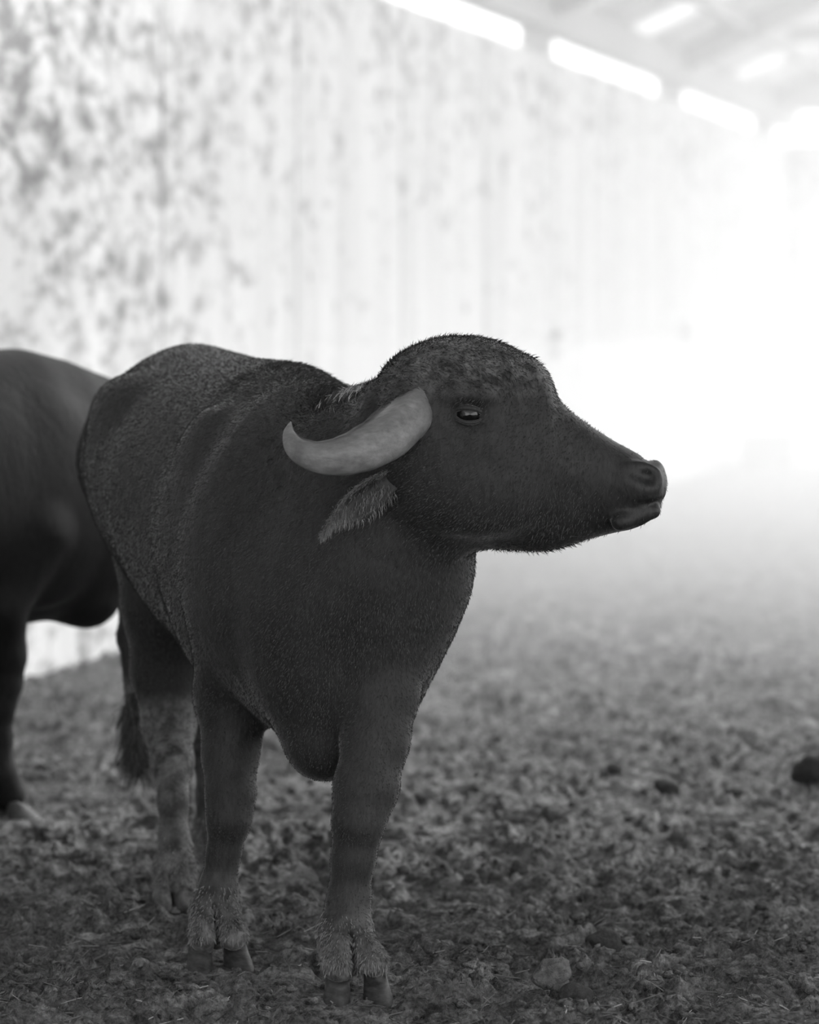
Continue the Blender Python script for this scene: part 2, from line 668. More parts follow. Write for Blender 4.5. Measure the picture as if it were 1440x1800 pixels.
def sculpt_head(S, H):
    rows = [((u - 800) / HK, 0.0, w, (800 - a) / HK, (800 - b) / HK, (800 - c) / HK) for u, a, b, w, c in HEAD_PROFILE]
    S.loft(H.O, H.f, H.r, H.u, rows, 0.09, 2.15, 1.8)
    for sg in (1, -1):
        A = (H.f, H.r, H.u)
        S.ell(H.at(*hp(852, 850, sg * 0.098)), A, (0.115, 0.045, 0.085), 0.09)            # cheek
        S.ell(H.at(*hp(828, 690, sg * 0.140)), A, (0.055, 0.03, 0.022), 0.03)           # brow
        S.cone(H.at(*hp(860, 772, sg * 0.128)), H.at(*hp(1000, 828, sg * 0.082)), 0.022, 0.012, 0.04)   # face ridge
        S.ell(H.at(*hp(828, 727, sg * 0.166)), A, (0.036, 0.026, 0.024), 0.018, cut=True)  # eye socket
        S.cone(H.at(*hp(716, 722, sg * 0.11)), H.at(*hp(706, 742, sg * 0.16)), 0.05, 0.046, 0.03)  # horn root
        S.ell(H.at(*hp(1128, 838, sg * 0.074)), A, (0.042, 0.015, 0.032), 0.03)          # nostril wing
        S.cone(H.at(*hp(1098, 818, sg * 0.106)), H.at(*hp(1140, 834, sg * 0.088)), 0.008, 0.015, 0.014, cut=True)   # nostril
        S.cone(H.at(*hp(1078, 902, sg * 0.100)), H.at(*hp(1115, 889, sg * 0.100)), 0.009, 0.010, 0.006, cut=True)
        S.cone(H.at(*hp(1115, 889, sg * 0.100)), H.at(*hp(1170, 880, sg * 0.045)), 0.010, 0.010, 0.006, cut=True)  # mouth line
        S.cone(H.at(*hp(1090, 913, sg * 0.070)), H.at(*hp(1147, 895, sg * 0.05)), 0.020, 0.017, 0.010)  # lower lip
    S.cone(H.at(*hp(1168, 882, 0.045)), H.at(*hp(1168, 882, -0.045)), 0.008, 0.008, 0.010, cut=True)
    S.ell(H.at(*hp(1152, 836, 0.0)), (H.f, H.r, H.u), (0.021, 0.07, 0.032), 0.02)
    S.cone(H.at(*hp(1139, 803, 0.05)), H.at(*hp(1139, 803, -0.05)), 0.007, 0.007, 0.012, cut=True)


def dress_head(H, parent, off, hide, hide_far_ear=False):
    for sg in (1, -1):
        e = H.at(*hp(828, 726, sg * 0.135))
        make_eye(e, H.vec(0.15, sg, 0.05), 0.026, parent, off)
        # lids: two arcs of skin over the ball
        for sgn, lift, rr in ((1, 0.35, 0.0042), (-1, -0.30, 0.0032)):
            pts = []
            for a in np.linspace(-1.25, 1.25, 15):
                y = math.sin(a) / math.sin(1.25)
                z = math.cos(a) - math.cos(1.25)
                pts.append(e + H.f * y * 0.034 + H.u * (sgn * z * (0.020 if sgn > 0 else 0.024) + 0.001 - y * 0.003) + H.r * sg * (0.0245 - 0.018 * y * y - 0.004 * z))
            pts = np.array(pts)
            V, m = [], 8
            T = np.gradient(pts, axis=0)
            for p, t, k in zip(pts, T, range(15)):
                t = t / np.linalg.norm(t)
                n1 = np.cross(t, H.r * sg)
                n1 /= np.linalg.norm(n1)
                n2 = np.cross(t, n1)
                taper = rr * (0.45 + 0.55 * math.sin(math.pi * k / 14))
                for j in range(m):
                    an = 2 * math.pi * j / m
                    V.append(p + (n1 * math.cos(an) * 1.5 + n2 * math.sin(an)) * taper)
            F = [(i * m + j, i * m + (j + 1) % m, (i + 1) * m + (j + 1) % m, (i + 1) * m + j) for i in range(14) for j in range(m)]
            F += [tuple(range(m)), tuple(14 * m + j for j in range(m))[::-1]]
            lid = mesh_obj('eyelid', np.array(V) - off, F, hide, parent)
            point_attr(lid, 'pale', np.full(len(V), 0.05))
        # horn: sweeps back, out and up again to a tip
        hk = [(742, 700, 0.10), (718, 732, 0.165), (678, 768, 0.230), (625, 791, 0.275), (577, 795, 0.290), (541, 780, 0.280), (526, 757, 0.262), (527, 738, 0.250)]
        make_horn([H.at(*hp(u, v, sg * s)) for u, v, s in hk], [0.085, 0.104, 0.100, 0.083, 0.066, 0.050, 0.028, 0.006],
                  [0.07, 0.075, 0.07, 0.058, 0.046, 0.034, 0.018, 0.005], H.r * sg, parent, off)
        make_ear(H.at(*hp(690, 836, sg * 0.13)), H.at(*hp(596, 936, sg * 0.235)), 0.078, H.vec(0.5, sg * 0.7, -0.4), parent, off, hide)


# ================================================================== SETTING
def build_floor():
    def steps(lo, hi, fine_lo, fine_hi, h, grow):
        a = list(np.arange(fine_lo, fine_hi, h))
        s, x = h, fine_hi
        while x < hi:
            a.append(x)
            s *= grow
            x += s
        a.append(hi)
        s, x, pre = h, fine_lo, []
        while x > lo:
            s *= grow
            x -= s
            pre.append(max(x, lo))
        return np.array(pre[::-1] + a)
    ys = steps(2.0, 46.0, 7.5, 11.0, 0.011, 1.012)
    xs = steps(-7.0, 16.0, -1.35, 1.35, 0.009, 1.03)
    X, Y = np.meshgrid(xs, ys, indexing='ij')
    Z = ground_height(X, Y)
    V = np.stack([X, Y, Z], -1).reshape(-1, 3)
    nx, ny = X.shape
    i = (np.arange(nx - 1)[:, None] * ny + np.arange(ny - 1)[None]).ravel()
    F = np.stack([i, i + ny, i + ny + 1, i + 1], 1)
    m, nt, b = new_mat('trampled_dung_soil', 0.9, 0.06, 0.15)
    co = texco(nt)
    n1 = noise(nt, mapping(nt, co, (1, 1, 2)), 9, 6, 0.65)
    n2 = noise(nt, co, 75, 5, 0.7)
    n3 = noise(nt, mapping(nt, co, (3.0, 1.0, 1.0)), 140, 3, 0.6)
    base = ramp(nt, n1, [(0.32, 0.085), (0.55, 0.24), (0.72, 0.44)])
    base = mix_col(nt, 'MULTIPLY', 1.0, base, ramp(nt, n2, [(0.33, 0.35), (0.68, 1.7)]))
    base = mix_col(nt, 'MIX', ramp(nt, n3, [(0.66, 0.0), (0.76, 0.55)]), base, 0.24)
    nt.links.new(base, b.inputs['Base Color'])
    bump(nt, b, math_node(nt, 'ADD', n2, math_node(nt, 'MULTIPLY', n3, 0.5)), 1.0, 0.03)
    # crumbs of soil lying in it
    Vs, Fs, nv = [V], [F], len(V)
    protos = [lump(100 + i, 5, 7, 0.5) for i in range(8)]
    n = 4200
    yy = 7.6 + (rng.uniform(0, 1, n) ** 1.7) * 5.5
    xx = rng.uniform(-1, 1, n) * (0.115 * yy + 0.15)
    gz = ground_height(xx, yy)
    sz = 0.004 + 0.010 * rng.uniform(0, 1, n) ** 3
    for i in range(n):
        v, f = protos[i % 8]
        a = rng.uniform(0, 6.28)
        Rm = np.array([[math.cos(a), -math.sin(a), 0], [math.sin(a), math.cos(a), 0], [0, 0, 1]])
        Vs.append((v * sz[i] * np.array([1.5, 1.0, 0.7])) @ Rm.T + np.array([xx[i], yy[i], gz[i] + sz[i] * 0.25]))
        Fs.append(f + nv)
        nv += len(v)
    o = mesh_obj('floor', np.concatenate(Vs), np.concatenate(Fs), m)
    tag(o, kind='structure')
    return o


PRINTS = [P(384, 1672, 8.60)[:2], P(628, 1724, 8.19)[:2], P(309, 1594, 9.34)[:2], P(368, 1552, 9.70)[:2], (-1.115, 11.15), (-1.05, 11.43)]


def ground_height(X, Y):
    x, y = X, Y
    wx = vnoise(x * 5, y * 5, 91) * 0.25
    wy = vnoise(x * 5, y * 5, 92) * 0.25
    x, y = x + wx, y + wy

    def oct(f, seed, ang):
        c, q = math.cos(ang), math.sin(ang)
        return vnoise((x * c - y * q) * f, (x * q + y * c) * f, seed)
    z = (oct(1.7, 1, 0.3) - 0.5) * 0.05
    z += (np.abs(oct(5.5, 2, 1.1) - 0.5) * -0.04 + 0.012)
    z += (oct(11, 3, 0.7) - 0.5) * 0.018
    z += np.clip(oct(19, 6, 2.0) - 0.5, 0, 1) * 0.060
    z += np.clip(oct(34, 4, 2.6) - 0.5, 0, 1) * 0.050
    z += np.abs(oct(52, 7, 0.2) - 0.5) * -0.034
    z += (oct(85, 5, 1.7) - 0.5) * 0.012
    z = z - 0.012
    # the soil is pressed flat under the hooves
    for fx, fy in PRINTS:
        k = np.clip(1.5 - np.hypot(X - fx, (Y - fy) * 0.8) / 0.10, 0, 1)
        k = k * k * (3 - 2 * k)
        z = z * (1 - k) - 0.004 * k
    return z



def lump(seed, n_lat=9, n_lon=14, rough=0.35):
    """an irregular unit clod"""
    q = np.random.default_rng(seed)
    dirs = q.normal(0, 1, (14, 3))
    dirs /= np.linalg.norm(dirs, axis=1)[:, None]
    amp = q.uniform(-1, 1, 14) * rough
    dirs2 = q.normal(0, 1, (50, 3))
    dirs2 /= np.linalg.norm(dirs2, axis=1)[:, None]
    amp2 = q.uniform(-1, 1, 50) * rough * 0.55
    V, F = [], []
    for i in range(n_lat + 1):
        a = math.pi * i / n_lat
        for j in range(n_lon):
            b = 2 * math.pi * j / n_lon
            p = np.array([math.sin(a) * math.cos(b), math.sin(a) * math.sin(b), math.cos(a)])
            r = 1 + (amp * np.exp((dirs @ p - 1) * 5)).sum() + (amp2 * np.exp((dirs2 @ p - 1) * 28)).sum()
            V.append(p * r)
    for i in range(n_lat):
        for j in range(n_lon):
            F.append((i * n_lon + j, (i + 1) * n_lon + j, (i + 1) * n_lon + (j + 1) % n_lon, i * n_lon + (j + 1) % n_lon))
    return np.array(V), np.array(F, dtype=np.int32)


floor = build_floor()

# the long concrete wall
W0 = np.array([-1.347, 15.98, 0.0])
WD = np.array([0.211, 1.0, 0.0]) / math.hypot(0.211, 1.0)      # along the wall, away from the camera
WN = np.array([WD[1], -WD[0], 0.0])                            # into the barn
UP = np.array([0, 0, 1.0])
WK = math.hypot(0.211, 1.0)


def on_wall(depth, z=0.0, off=0.0):
    return W0 + WD * (depth - W0[1]) * WK + UP * z + WN * off


def make_concrete(name, lo, hi, stain, edge):
    m, nt, b = new_mat(name, 0.85, 0.6, 0.2)
    co = texco(nt)
    big = noise(nt, mapping(nt, co, (1, 1, 0.35)), 1.1, 5, 0.6)
    base = ramp(nt, big, [(0.3, lo), (0.7, hi)])
    spots = noise(nt, mapping(nt, co, (1, 0.34, 0.9)), 9.5, 5, 0.66, 0.15)
    area = noise(nt, mapping(nt, co, (1, 0.4, 0.8)), 1.2, 3, 0.55)
    geo = nt.nodes.new('ShaderNodeSeparateXYZ')
    nt.links.new(co, geo.inputs[0])
    # weathering is heavier near the top of the wall, where rain runs over it
    high = nt.nodes.new('ShaderNodeMapRange')
    high.inputs['From Min'].default_value = 1.2
    high.inputs['From Max'].default_value = 2.9
    nt.links.new(geo.outputs['Z'], high.inputs['Value'])
    near = nt.nodes.new('ShaderNodeMapRange')
    near.inputs['From Min'].default_value = 20.0
    near.inputs['From Max'].default_value = 15.4
    nt.links.new(geo.outputs['Y'], near.inputs['Value'])
    k = math_node(nt, 'ADD', math_node(nt, 'MULTIPLY', high.outputs[0], 0.10), math_node(nt, 'MULTIPLY', near.outputs[0], 0.11))
    v = math_node(nt, 'ADD', math_node(nt, 'ADD', spots, k), math_node(nt, 'MULTIPLY', area, 0.25))
    mask = ramp(nt, v, [(edge, 0.0), (edge + 0.21, 1.0)])
    streak = noise(nt, mapping(nt, co, (1, 1, 0.05)), 5.0, 4, 0.6)
    base = mix_col(nt, 'MULTIPLY', 1.0, base, ramp(nt, streak, [(0.3, 0.82), (0.7, 1.06)]))
    nt.links.new(mix_col(nt, 'MIX', mask, base, stain), b.inputs['Base Color'])
    bump(nt, b, spots, 0.3, 0.01)
    return m


M_WALL = make_concrete('weathered_concrete', 0.72, 0.80, 0.22, 0.715)
mb = MB()
joint = 2.44 * WK
d0 = 14.84
for k in range(-6, 11):
    a, bq = d0 + 2.44 * k + 0.03, d0 + 2.44 * (k + 1) - 0.03
    if a > 40.6:
        break
    bq = min(bq, 41.0)
    c = (on_wall(a) + on_wall(bq)) / 2 - WN * 0.09 + UP * (3.12 / 2 - 0.1)
    mb.box(c, WD, WN, UP, np.linalg.norm(on_wall(bq) - on_wall(a)) / 2, 0.09, 3.12 / 2 + 0.1)
# mortar set back in the joints
c = (on_wall(1) + on_wall(41)) / 2 - WN * 0.08 + UP * 1.5
mb.box(c, WD, WN, UP, np.linalg.norm(on_wall(41) - on_wall(1)) / 2, 0.05, 1.58)
wall_left = mb.build('wall_left', M_WALL)
tag(wall_left, kind='structure')

# far end wall
C0 = on_wall(40.8)
mb = MB()
mb.box(C0 + np.array([7.0, 0.15, 1.5]), (1, 0, 0), (0, 1, 0), (0, 0, 1), 7.4, 0.1, 1.62)
wall_back = mb.build('wall_back', M_WALL)
tag(wall_back, kind='structure')

# pale concrete apron in front of the far wall
m, nt, b = new_mat('pale_concrete', 0.85, 0.62, 0.2)
co = texco(nt)
nt.links.new(ramp(nt, noise(nt, co, 2.2, 5, 0.6), [(0.3, 0.5), (0.7, 0.7)]), b.inputs['Base Color'])
mb = MB()
mb.box((9.5, 38.3, 0.0), (1, 0, 0), (0, 1, 0), (0, 0, 1), 7.5, 2.9, 0.10)
apron = mb.build('trim_1', m)
tag(apron, kind='structure')

# columns, eaves beam, trusses, roof
M_STEEL, nt, b = new_mat('grey_steel', 0.6, 0.42, 0.3)
EAVE = 3.30
cols_d = [20.6, 26.9, 33.1, 39.5]
names = ['second column from the camera rising through the bright gap above the wall']
LBL = ['nearest of the roof columns on the long wall, above the frame of the photo',
       'widest grey column breaking the bright gap above the long wall, right of centre at the top',
       'grey column on the long wall where the roof beam meets the bright gap, second from the far corner',
       'farthest thin grey column, at the far corner of the long wall']
for d, lb in zip(cols_d, LBL):
    base = on_wall(d)
    if d == 20.6:
        continue
    r = empty('column', base)
    tag(r, lb, 'column', 'columns along the long wall')
    mb = MB()
    mb.box(base - WN * 0.10 + UP * (EAVE + 0.02) / 2, WD, WN, UP, 0.13, 0.088, (EAVE + 0.02) / 2)
    mb.build('shaft', M_STEEL, r)
    mb = MB()
    mb.box(base - WN * 0.04 + UP * (EAVE - 0.012), WD, WN, UP, 0.15, 0.12, 0.012)
    mb.build('cap_plate', M_STEEL, r)
    for z in (1.24, 1.13):
        mb = MB()
        mb.box(base + WN * 0.045 + UP * z, WD, WN, UP, 0.08, 0.022, 0.030)
        mb.build('bracket', M_STEEL, r)

mb = MB()
a, bq = on_wall(4, EAVE + 0.13, -0.05), on_wall(41.5, EAVE + 0.13, -0.05)
mb.bar(a, bq, 0.16, 0.26)
o = mb.build('eaves_beam', M_STEEL)
tag(o, 'long grey eaves beam above the bright gap over the wall', 'beam', kind='structure')

SPAN, RISE = 14.0, 2.6
SLOPE = 0.48
ROOF_W = 6.5
mb = MB()


def roof_at(depth, s, up=0.0):
    return on_wall(depth, EAVE + 0.30 + SLOPE * s + up, s)


M_ROOF, nt, b = new_mat('roof_sheet', 0.7, 0.45, 0.2)
co = texco(nt)
nt.links.new(ramp(nt, noise(nt, co, 1.5, 4, 0.6), [(0.3, 0.60), (0.7, 0.76)]), b.inputs['Base Color'])
M_SKY, nt, b = new_mat('translucent_sheet', 0.6, 0.8, 0.2)
tr = nt.nodes.new('ShaderNodeBsdfTranslucent')
tr.inputs['Color'].default_value = g(0.75)
mx = nt.nodes.new('ShaderNodeMixShader')
mx.inputs[0].default_value = 0.75
nt.links.new(b.outputs[0], mx.inputs[1])
nt.links.new(tr.outputs[0], mx.inputs[2])
nt.links.new(mx.outputs[0], nt.nodes['Material Output'].inputs['Surface'])
sl = (WN + UP * SLOPE) / np.linalg.norm(WN + UP * SLOPE)
nr = np.cross(WD, sl)
nr = nr if nr[2] > 0 else -nr
mb_sky = []
for k in range(24):
    a = 17.5 + k * 1.0
    bq = a + 1.0
    clear = k % 3 == 1
    tgt = MB() if clear else mb
    c = (roof_at(a, ROOF_W / 2 - 0.3) + roof_at(bq, ROOF_W / 2 - 0.3)) / 2
    tgt.box(c, WD, sl, nr, 0.5 * WK, (ROOF_W / 2) * math.hypot(1, SLOPE), 0.006)
    if clear:
        mb_sky.append(tgt)
ceiling = mb.build('ceiling', M_ROOF)
tag(ceiling, kind='structure')
for k, q in enumerate(mb_sky):
    o = q.build('window_%d' % (k + 1), M_SKY)
    tag(o, kind='structure')
for s in (0.55, 1.7, 2.85):
    mb = MB()
    mb.bar(roof_at(17.5, s, -0.09), roof_at(41.5, s, -0.09), 0.08, 0.12)
    o = mb.build('purlin', M_STEEL)
    lb = {0.55: 'roof purlin closest to the long wall, running along under the sheets',
          1.7: 'middle purlin under the roof sheets, between the two others',
          2.85: 'purlin under the high open edge of the roof'}[s]
    tag(o, lb, 'beam', 'purlins under the roof')
for d, lb in ((26.9, 'nearest sloping roof rafter, above the column in the top centre'),
              (33.1, 'sloping roof rafter over the second visible column, top right'),
              (39.5, 'farthest sloping roof rafter, over the corner column')):
    r = empty('roof_truss', on_wall(d, EAVE + 0.14))
    tag(r, lb, 'rafter', 'rafters over the columns')
    mb = MB()
    mb.bar(roof_at(d, 0.02, -0.12), roof_at(d, ROOF_W - 0.6, -0.12), 0.16, 0.20)
    mb.build('rafter', M_STEEL, r)
    mb = MB()
    mb.bar(roof_at(d, 0.9, -0.34), on_wall(d, EAVE + 0.30 + SLOPE * 0.9 - 0.34, 3.4), 0.12, 0.14)
    mb.build('tie_beam', M_STEEL, r)
    mb = MB()
    mb.bar(roof_at(d, 2.6, -0.34), on_wall(d, EAVE + 0.30 + SLOPE * 0.9 - 0.34, 2.6), 0.08, 0.08)
    mb.build('strut', M_STEEL, r)

mb = MB()
e0, e1 = on_wall(41.2, EAVE + 0.42, 0.0), on_wall(41.2, EAVE + 0.42, 6.0)
mb.bar(e0, e1, 0.12, 0.5)
o = mb.build('trim_2', M_STEEL)
tag(o, kind='structure')

# unseen roof added above the frame to shade the animals from sun and sky
mb = MB()
mb.box((1.5, 4.4, 4.25), (1, 0, 0), (0, 1, 0), (0, 0, 1), 7.0, 9.3, 0.05)
o = mb.build('ceiling', M_ROOF)
tag(o, kind='structure')

# dust haze hanging in the yard behind the animals
def haze_layer(density, front_left, front_right, top, label, inset=0):
    mv = bpy.data.materials.new('dust_haze')
    mv.use_nodes = True
    nt = mv.node_tree
    nt.nodes.remove(nt.nodes['Principled BSDF'])
    vs = nt.nodes.new('ShaderNodeVolumeScatter')
    vs.inputs['Color'].default_value = g(1.0)
    vs.inputs['Density'].default_value = density
    nt.links.new(vs.outputs[0], nt.nodes['Material Output'].inputs['Volume'])
    mb = MB()
    if inset:                       # a low layer stays between the walls
        q = [(on_wall(front_left)[0] + 0.12, front_left), (8.5, front_right), (13.5, 40.3), (on_wall(40.3)[0] + 0.12, 40.3)]
    else:
        q = [(-4.5, front_left), (9.0, front_right), (18.0, 42.5), (2.0, 44.0)]
    zb = -0.3 + inset * 0.06
    mb.add([np.array([x, y, zb]) for x, y in q] + [np.array([x, y, top]) for x, y in q],
           [(3, 2, 1, 0), (4, 5, 6, 7), (0, 1, 5, 4), (1, 2, 6, 5), (2, 3, 7, 6), (3, 0, 4, 7)])
    haze = mb.build('dust_haze', mv)
    tag(haze, label, 'haze', kind='stuff')


haze_layer(0.040, 16.0, 8.8, 6.5, 'bright dust haze filling the yard up to the roof')
haze_layer(0.056, 17.2, 10.0, 1.25, 'dust haze low over the ground behind the animals', 1)


# ================================================================== ANIMALS
def paint_pale(o, V, fn):
    point_attr(o, 'pale', np.clip(fn(V), 0, 1))


def finish_body(S, root, hide, pale_fn, name='body', H=None):
    V, F = S.mesh()
    off = np.array(root.location)
    o = mesh_obj(name, V - off, F, hide, root)
    paint_pale(o, V, pale_fn)
    if H is not None:
        point_attr(o, 'bare', np.clip(((V - H.O) @ H.f - 0.33) / 0.05, 0, 1) * (np.abs((V - H.O) @ H.r) < 0.2))
    return o, V, F


def grow_coat(root, V, F, per_m2, weight, length, comb_fn, mat, name, width=0.0007, tint=None):
    c, n, a = face_data(V, F)
    w = weight(c, n) * a
    tot = w.sum()
    k = int(per_m2 * tot)
    if k < 1:
        return None
    i = rng.choice(len(c), k, p=w / tot)
    bc = rng.dirichlet((1, 1, 1, 1), k)
    root_p = (V[F[i]] * bc[:, :, None]).sum(1)
    cb = comb_fn(c[i])
    cb = cb - n[i] * (cb * n[i]).sum(1)[:, None]
    cb /= np.maximum(np.linalg.norm(cb, axis=1), 1e-6)[:, None]
    L = length(c[i])
    return strands(name, root_p - np.array(root.location), n[i], cb, L, width, mat, root, 0.28, 0.22, None if tint is None else tint(c[i]))


# ------------------------------------------------------------------ the near buffalo
def near_buffalo():
    off = np.array([-0.24, 8.85, 0.0])
    root = empty('water_buffalo', off)
    tag(root, 'sharp dark water buffalo in front, head turned right, with a curved grey horn', 'water buffalo')
    S = Sculpt((-1.0, 7.75, -0.03), (0.62, 10.5, 1.44), RES)
    F = np.array([0.292, -0.956, 0])
    F /= np.linalg.norm(F)
    R = np.array([-F[1], F[0], 0]) * -1                     # the animal's right: left in the photo
    R = np.array([F[1], -F[0], 0])
    W = off.copy()
    rows = [  # t behind the withers, side (to the right), half width, top, bottom, widest
        (-0.50, 0.06, 0.05, 0.95, 0.72, 0.85), (-0.42, 0.06, 0.16, 1.07, 0.58, 0.84), (-0.30, 0.05, 0.235, 1.17, 0.50, 0.84),
        (-0.15, 0.03, 0.275, 1.245, 0.48, 0.86), (0.0, 0.01, 0.285, 1.290, 0.50, 0.88), (0.20, 0.0, 0.305, 1.300, 0.53, 0.93),
        (0.50, 0.0, 0.325, 1.302, 0.58, 0.98), (0.80, 0.0, 0.315, 1.318, 0.68, 1.02), (1.0, 0.0, 0.285, 1.333, 0.76, 1.04),
        (1.2, 0.0, 0.25, 1.305, 0.80, 1.04), (1.34, 0.0, 0.20, 1.25, 0.82, 1.03), (1.43, 0.0, 0.07, 1.14, 0.95, 1.05)]
    S.loft(W, -F, R, UP, rows, 0.04, 1.75, 1.8)
    for sg in (1, -1):
        at = lambda t, s, z: W - F * t + R * s * sg + UP * z
        S.ell(at(0.82, 0.215, 1.17), (F, R, UP), (0.12, 0.06, 0.07), 0.10)        # hook bone
        S.ell(at(0.02, 0.205, 0.90), (F, R, UP), (0.15, 0.085, 0.28), 0.09)        # shoulder blade
    # neck, throat and chest
    S.chain([(P(575, 880, 8.66), 0.245), (P(652, 845, 8.45), 0.175), (P(722, 795, 8.30), 0.150)], 0.06)
    S.chain([(P(560, 800, 8.75), 0.15), (P(635, 785, 8.48), 0.085), (P(690, 775, 8.32), 0.075)], 0.05)
    S.chain([(P(690, 905, 8.36), 0.17), (P(655, 985, 8.42), 0.205), (P(612, 1085, 8.47), 0.205), (P(595, 1170, 8.47), 0.185)], 0.06)
    S.chain([(P(596, 1150, 8.46), 0.16), (P(572, 1300, 8.42), 0.088)], 0.05)     # brisket
    S.ell(P(430, 1000, 8.62), (F, R, UP), (0.13, 0.11, 0.24), 0.07)              # right shoulder
    # right fore leg (left in the photo)
    S.chain([(P(440, 1080, 8.66), 0.135), (P(412, 1220, 8.72), 0.086), (P(404, 1330, 8.69), 0.058), (P(405, 1395, 8.66), 0.051),
             (P(402, 1440, 8.65), 0.045), (P(393, 1500, 8.66), 0.034), (P(384, 1560, 8.66), 0.038), (P(378, 1600, 8.65), 0.049), (P(378, 1632, 8.62), 0.047)], 0.025)
    S.chain([(P(362, 1618, 8.61), 0.030), (P(360, 1650, 8.58), 0.033)], 0.015)
    S.chain([(P(400, 1618, 8.61), 0.028), (P(410, 1646, 8.58), 0.031)], 0.015)
    # left fore leg
    S.chain([(P(655, 1120, 8.38), 0.135), (P(668, 1215, 8.35), 0.080), (P(660, 1300, 8.31), 0.067), (P(643, 1385, 8.28), 0.064),
             (P(630, 1445, 8.26), 0.051), (P(621, 1510, 8.26), 0.042), (P(613, 1580, 8.26), 0.041), (P(607, 1640, 8.25), 0.053), (P(613, 1675, 8.22), 0.050)], 0.025)
    S.chain([(P(596, 1660, 8.21), 0.034), (P(596, 1697, 8.18), 0.036)], 0.015)
    S.chain([(P(640, 1660, 8.21), 0.026), (P(657, 1692, 8.18), 0.030)], 0.015)
    # right hind leg
    S.chain([(P(308, 850, 9.85), 0.190), (P(318, 960, 9.66), 0.162), (P(305, 1060, 9.62), 0.125), (P(290, 1180, 9.66), 0.080), (P(297, 1275, 9.66), 0.062),
             (P(303, 1340, 9.56), 0.048), (P(305, 1410, 9.48), 0.032), (P(307, 1480, 9.43), 0.033), (P(308, 1528, 9.41), 0.046), (P(308, 1562, 9.38), 0.044)], 0.03)
    S.chain([(P(285, 1215, 9.72), 0.03), (P(268, 1275, 9.78), 0.036)], 0.03)     # point of hock
    S.chain([(P(292, 1555, 9.36), 0.028), (P(290, 1585, 9.32), 0.032)], 0.015)
    S.chain([(P(326, 1555, 9.36), 0.026), (P(328, 1582, 9.32), 0.030)], 0.015)
    # left hind leg, mostly hidden
    S.chain([(P(470, 860, 9.98), 0.19), (P(460, 980, 9.75), 0.16), (P(440, 1080, 9.75), 0.12), (P(405, 1180, 9.85), 0.078), (P(385, 1265, 9.90), 0.062),
             (P(376, 1330, 9.84), 0.046), (P(372, 1400, 9.80), 0.033), (P(369, 1460, 9.78), 0.034), (P(367, 1500, 9.76), 0.046), (P(367, 1525, 9.74), 0.044)], 0.03)
    S.chain([(P(400, 1205, 9.96), 0.03), (P(385, 1250, 10.03), 0.036)], 0.03)
    S.chain([(P(352, 1520, 9.72), 0.028), (P(351, 1542, 9.68), 0.032)], 0.015)
    S.chain([(P(384, 1520, 9.72), 0.026), (P(385, 1542, 9.68), 0.030)], 0.015)
    # tail
    S.chain([(W - F * 1.36 + UP * 1.2, 0.05), (P(236, 760, 10.34), 0.034), (P(226, 950, 10.30), 0.026), (P(224, 1120, 10.2), 0.022), (P(238, 1260, 10.12), 0.022), (P(243, 1330, 10.10), 0.022)], 0.03)
    H = Frame(P(800, 800, 8.25), (1.0, -0.05, 0.0))
    sculpt_head(S, H)

    for (u, v, d, fw, hz) in ((386, 1660, 8.56, F, 0.05), (628, 1712, 8.15, F, 0.05), (309, 1584, 9.30, F, 0.05)):
        S.ell(P(u, v - 22, d), (fw, R, UP), (0.075, 0.008, 0.075), 0.015, cut=True)

    def skylit_back(V):  # mask for sky light painted onto the top of the back
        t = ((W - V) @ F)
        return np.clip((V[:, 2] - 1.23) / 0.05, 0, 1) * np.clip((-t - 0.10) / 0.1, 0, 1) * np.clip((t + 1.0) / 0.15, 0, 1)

    def pale(V):
        x, y, z = V.T
        low = np.clip((0.22 - z) / 0.12, 0, 1) * 0.75 + np.clip((0.12 - z) / 0.05, 0, 1) * 0.7
        hind = (y > 9.2) * np.clip((0.50 - z) / 0.06, 0, 1) * np.clip((z - 0.10) / 0.25, 0.35, 1) * 0.9
        # sky light along the back, painted as paler hide
        back = skylit_back(V) * 0.8
        return low * 0.8 + hind + back
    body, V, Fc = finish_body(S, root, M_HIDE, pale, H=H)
    dress_head(H, root, off, M_HIDE)
    Fh = np.array([0.1, -1.0, 0])
    Fh /= np.linalg.norm(Fh)
    for (u, v, d, fw) in ((384, 1672, 8.60, F), (628, 1724, 8.19, np.array([0.15, -0.99, 0])), (309, 1594, 9.34, F), (368, 1552, 9.70, F)):
        c = P(u, v, d)
        c[2] = 0.002
        make_hooves(c, fw / np.linalg.norm(fw), np.array([-fw[1], fw[0], 0]), 0.066, root, off)

    # coat: sparse short hair everywhere, longer on crest, poll, jaw and ears
    def comb_body(c):
        h = c - H.O
        headw = np.exp(-(h ** 2).sum(1) / 0.16)[:, None]
        return -F * 0.5 * (1 - headw) + np.array([0, 0, -0.8]) + headw * np.array([-0.3, 0, 0.75])

    def crest_w(c, n):
        t = ((W - c) * F).sum(1)
        s = ((c - W) * R).sum(1)
        crest = np.clip((n[:, 2] - 0.15) * 1.6, 0, 1) * (t < 0.35) * (c[:, 2] > 1.05)
        u = c[:, 0] / c[:, 1] * FPX + 720
        v = HOR + (CAMH - c[:, 2]) * FPX / c[:, 1]
        return crest

    def vis(c, n):
        to = np.array([0, 0, CAMH]) - c
        to /= np.linalg.norm(to, axis=1)[:, None]
        return ((n * to).sum(1) > -0.45) * 1.0
    t_, s_, z_ = (lambda c: ((c - H.O) @ H.f)), None, (lambda c: ((c - H.O) @ H.u))

    def w_short(c, n):
        muzzle = np.clip((t_(c) - 0.26) / 0.06, 0, 1)
        return vis(c, n) * (1 - 0.92 * muzzle) * np.clip((c[:, 2] - 0.10) / 0.1, 0.15, 1)
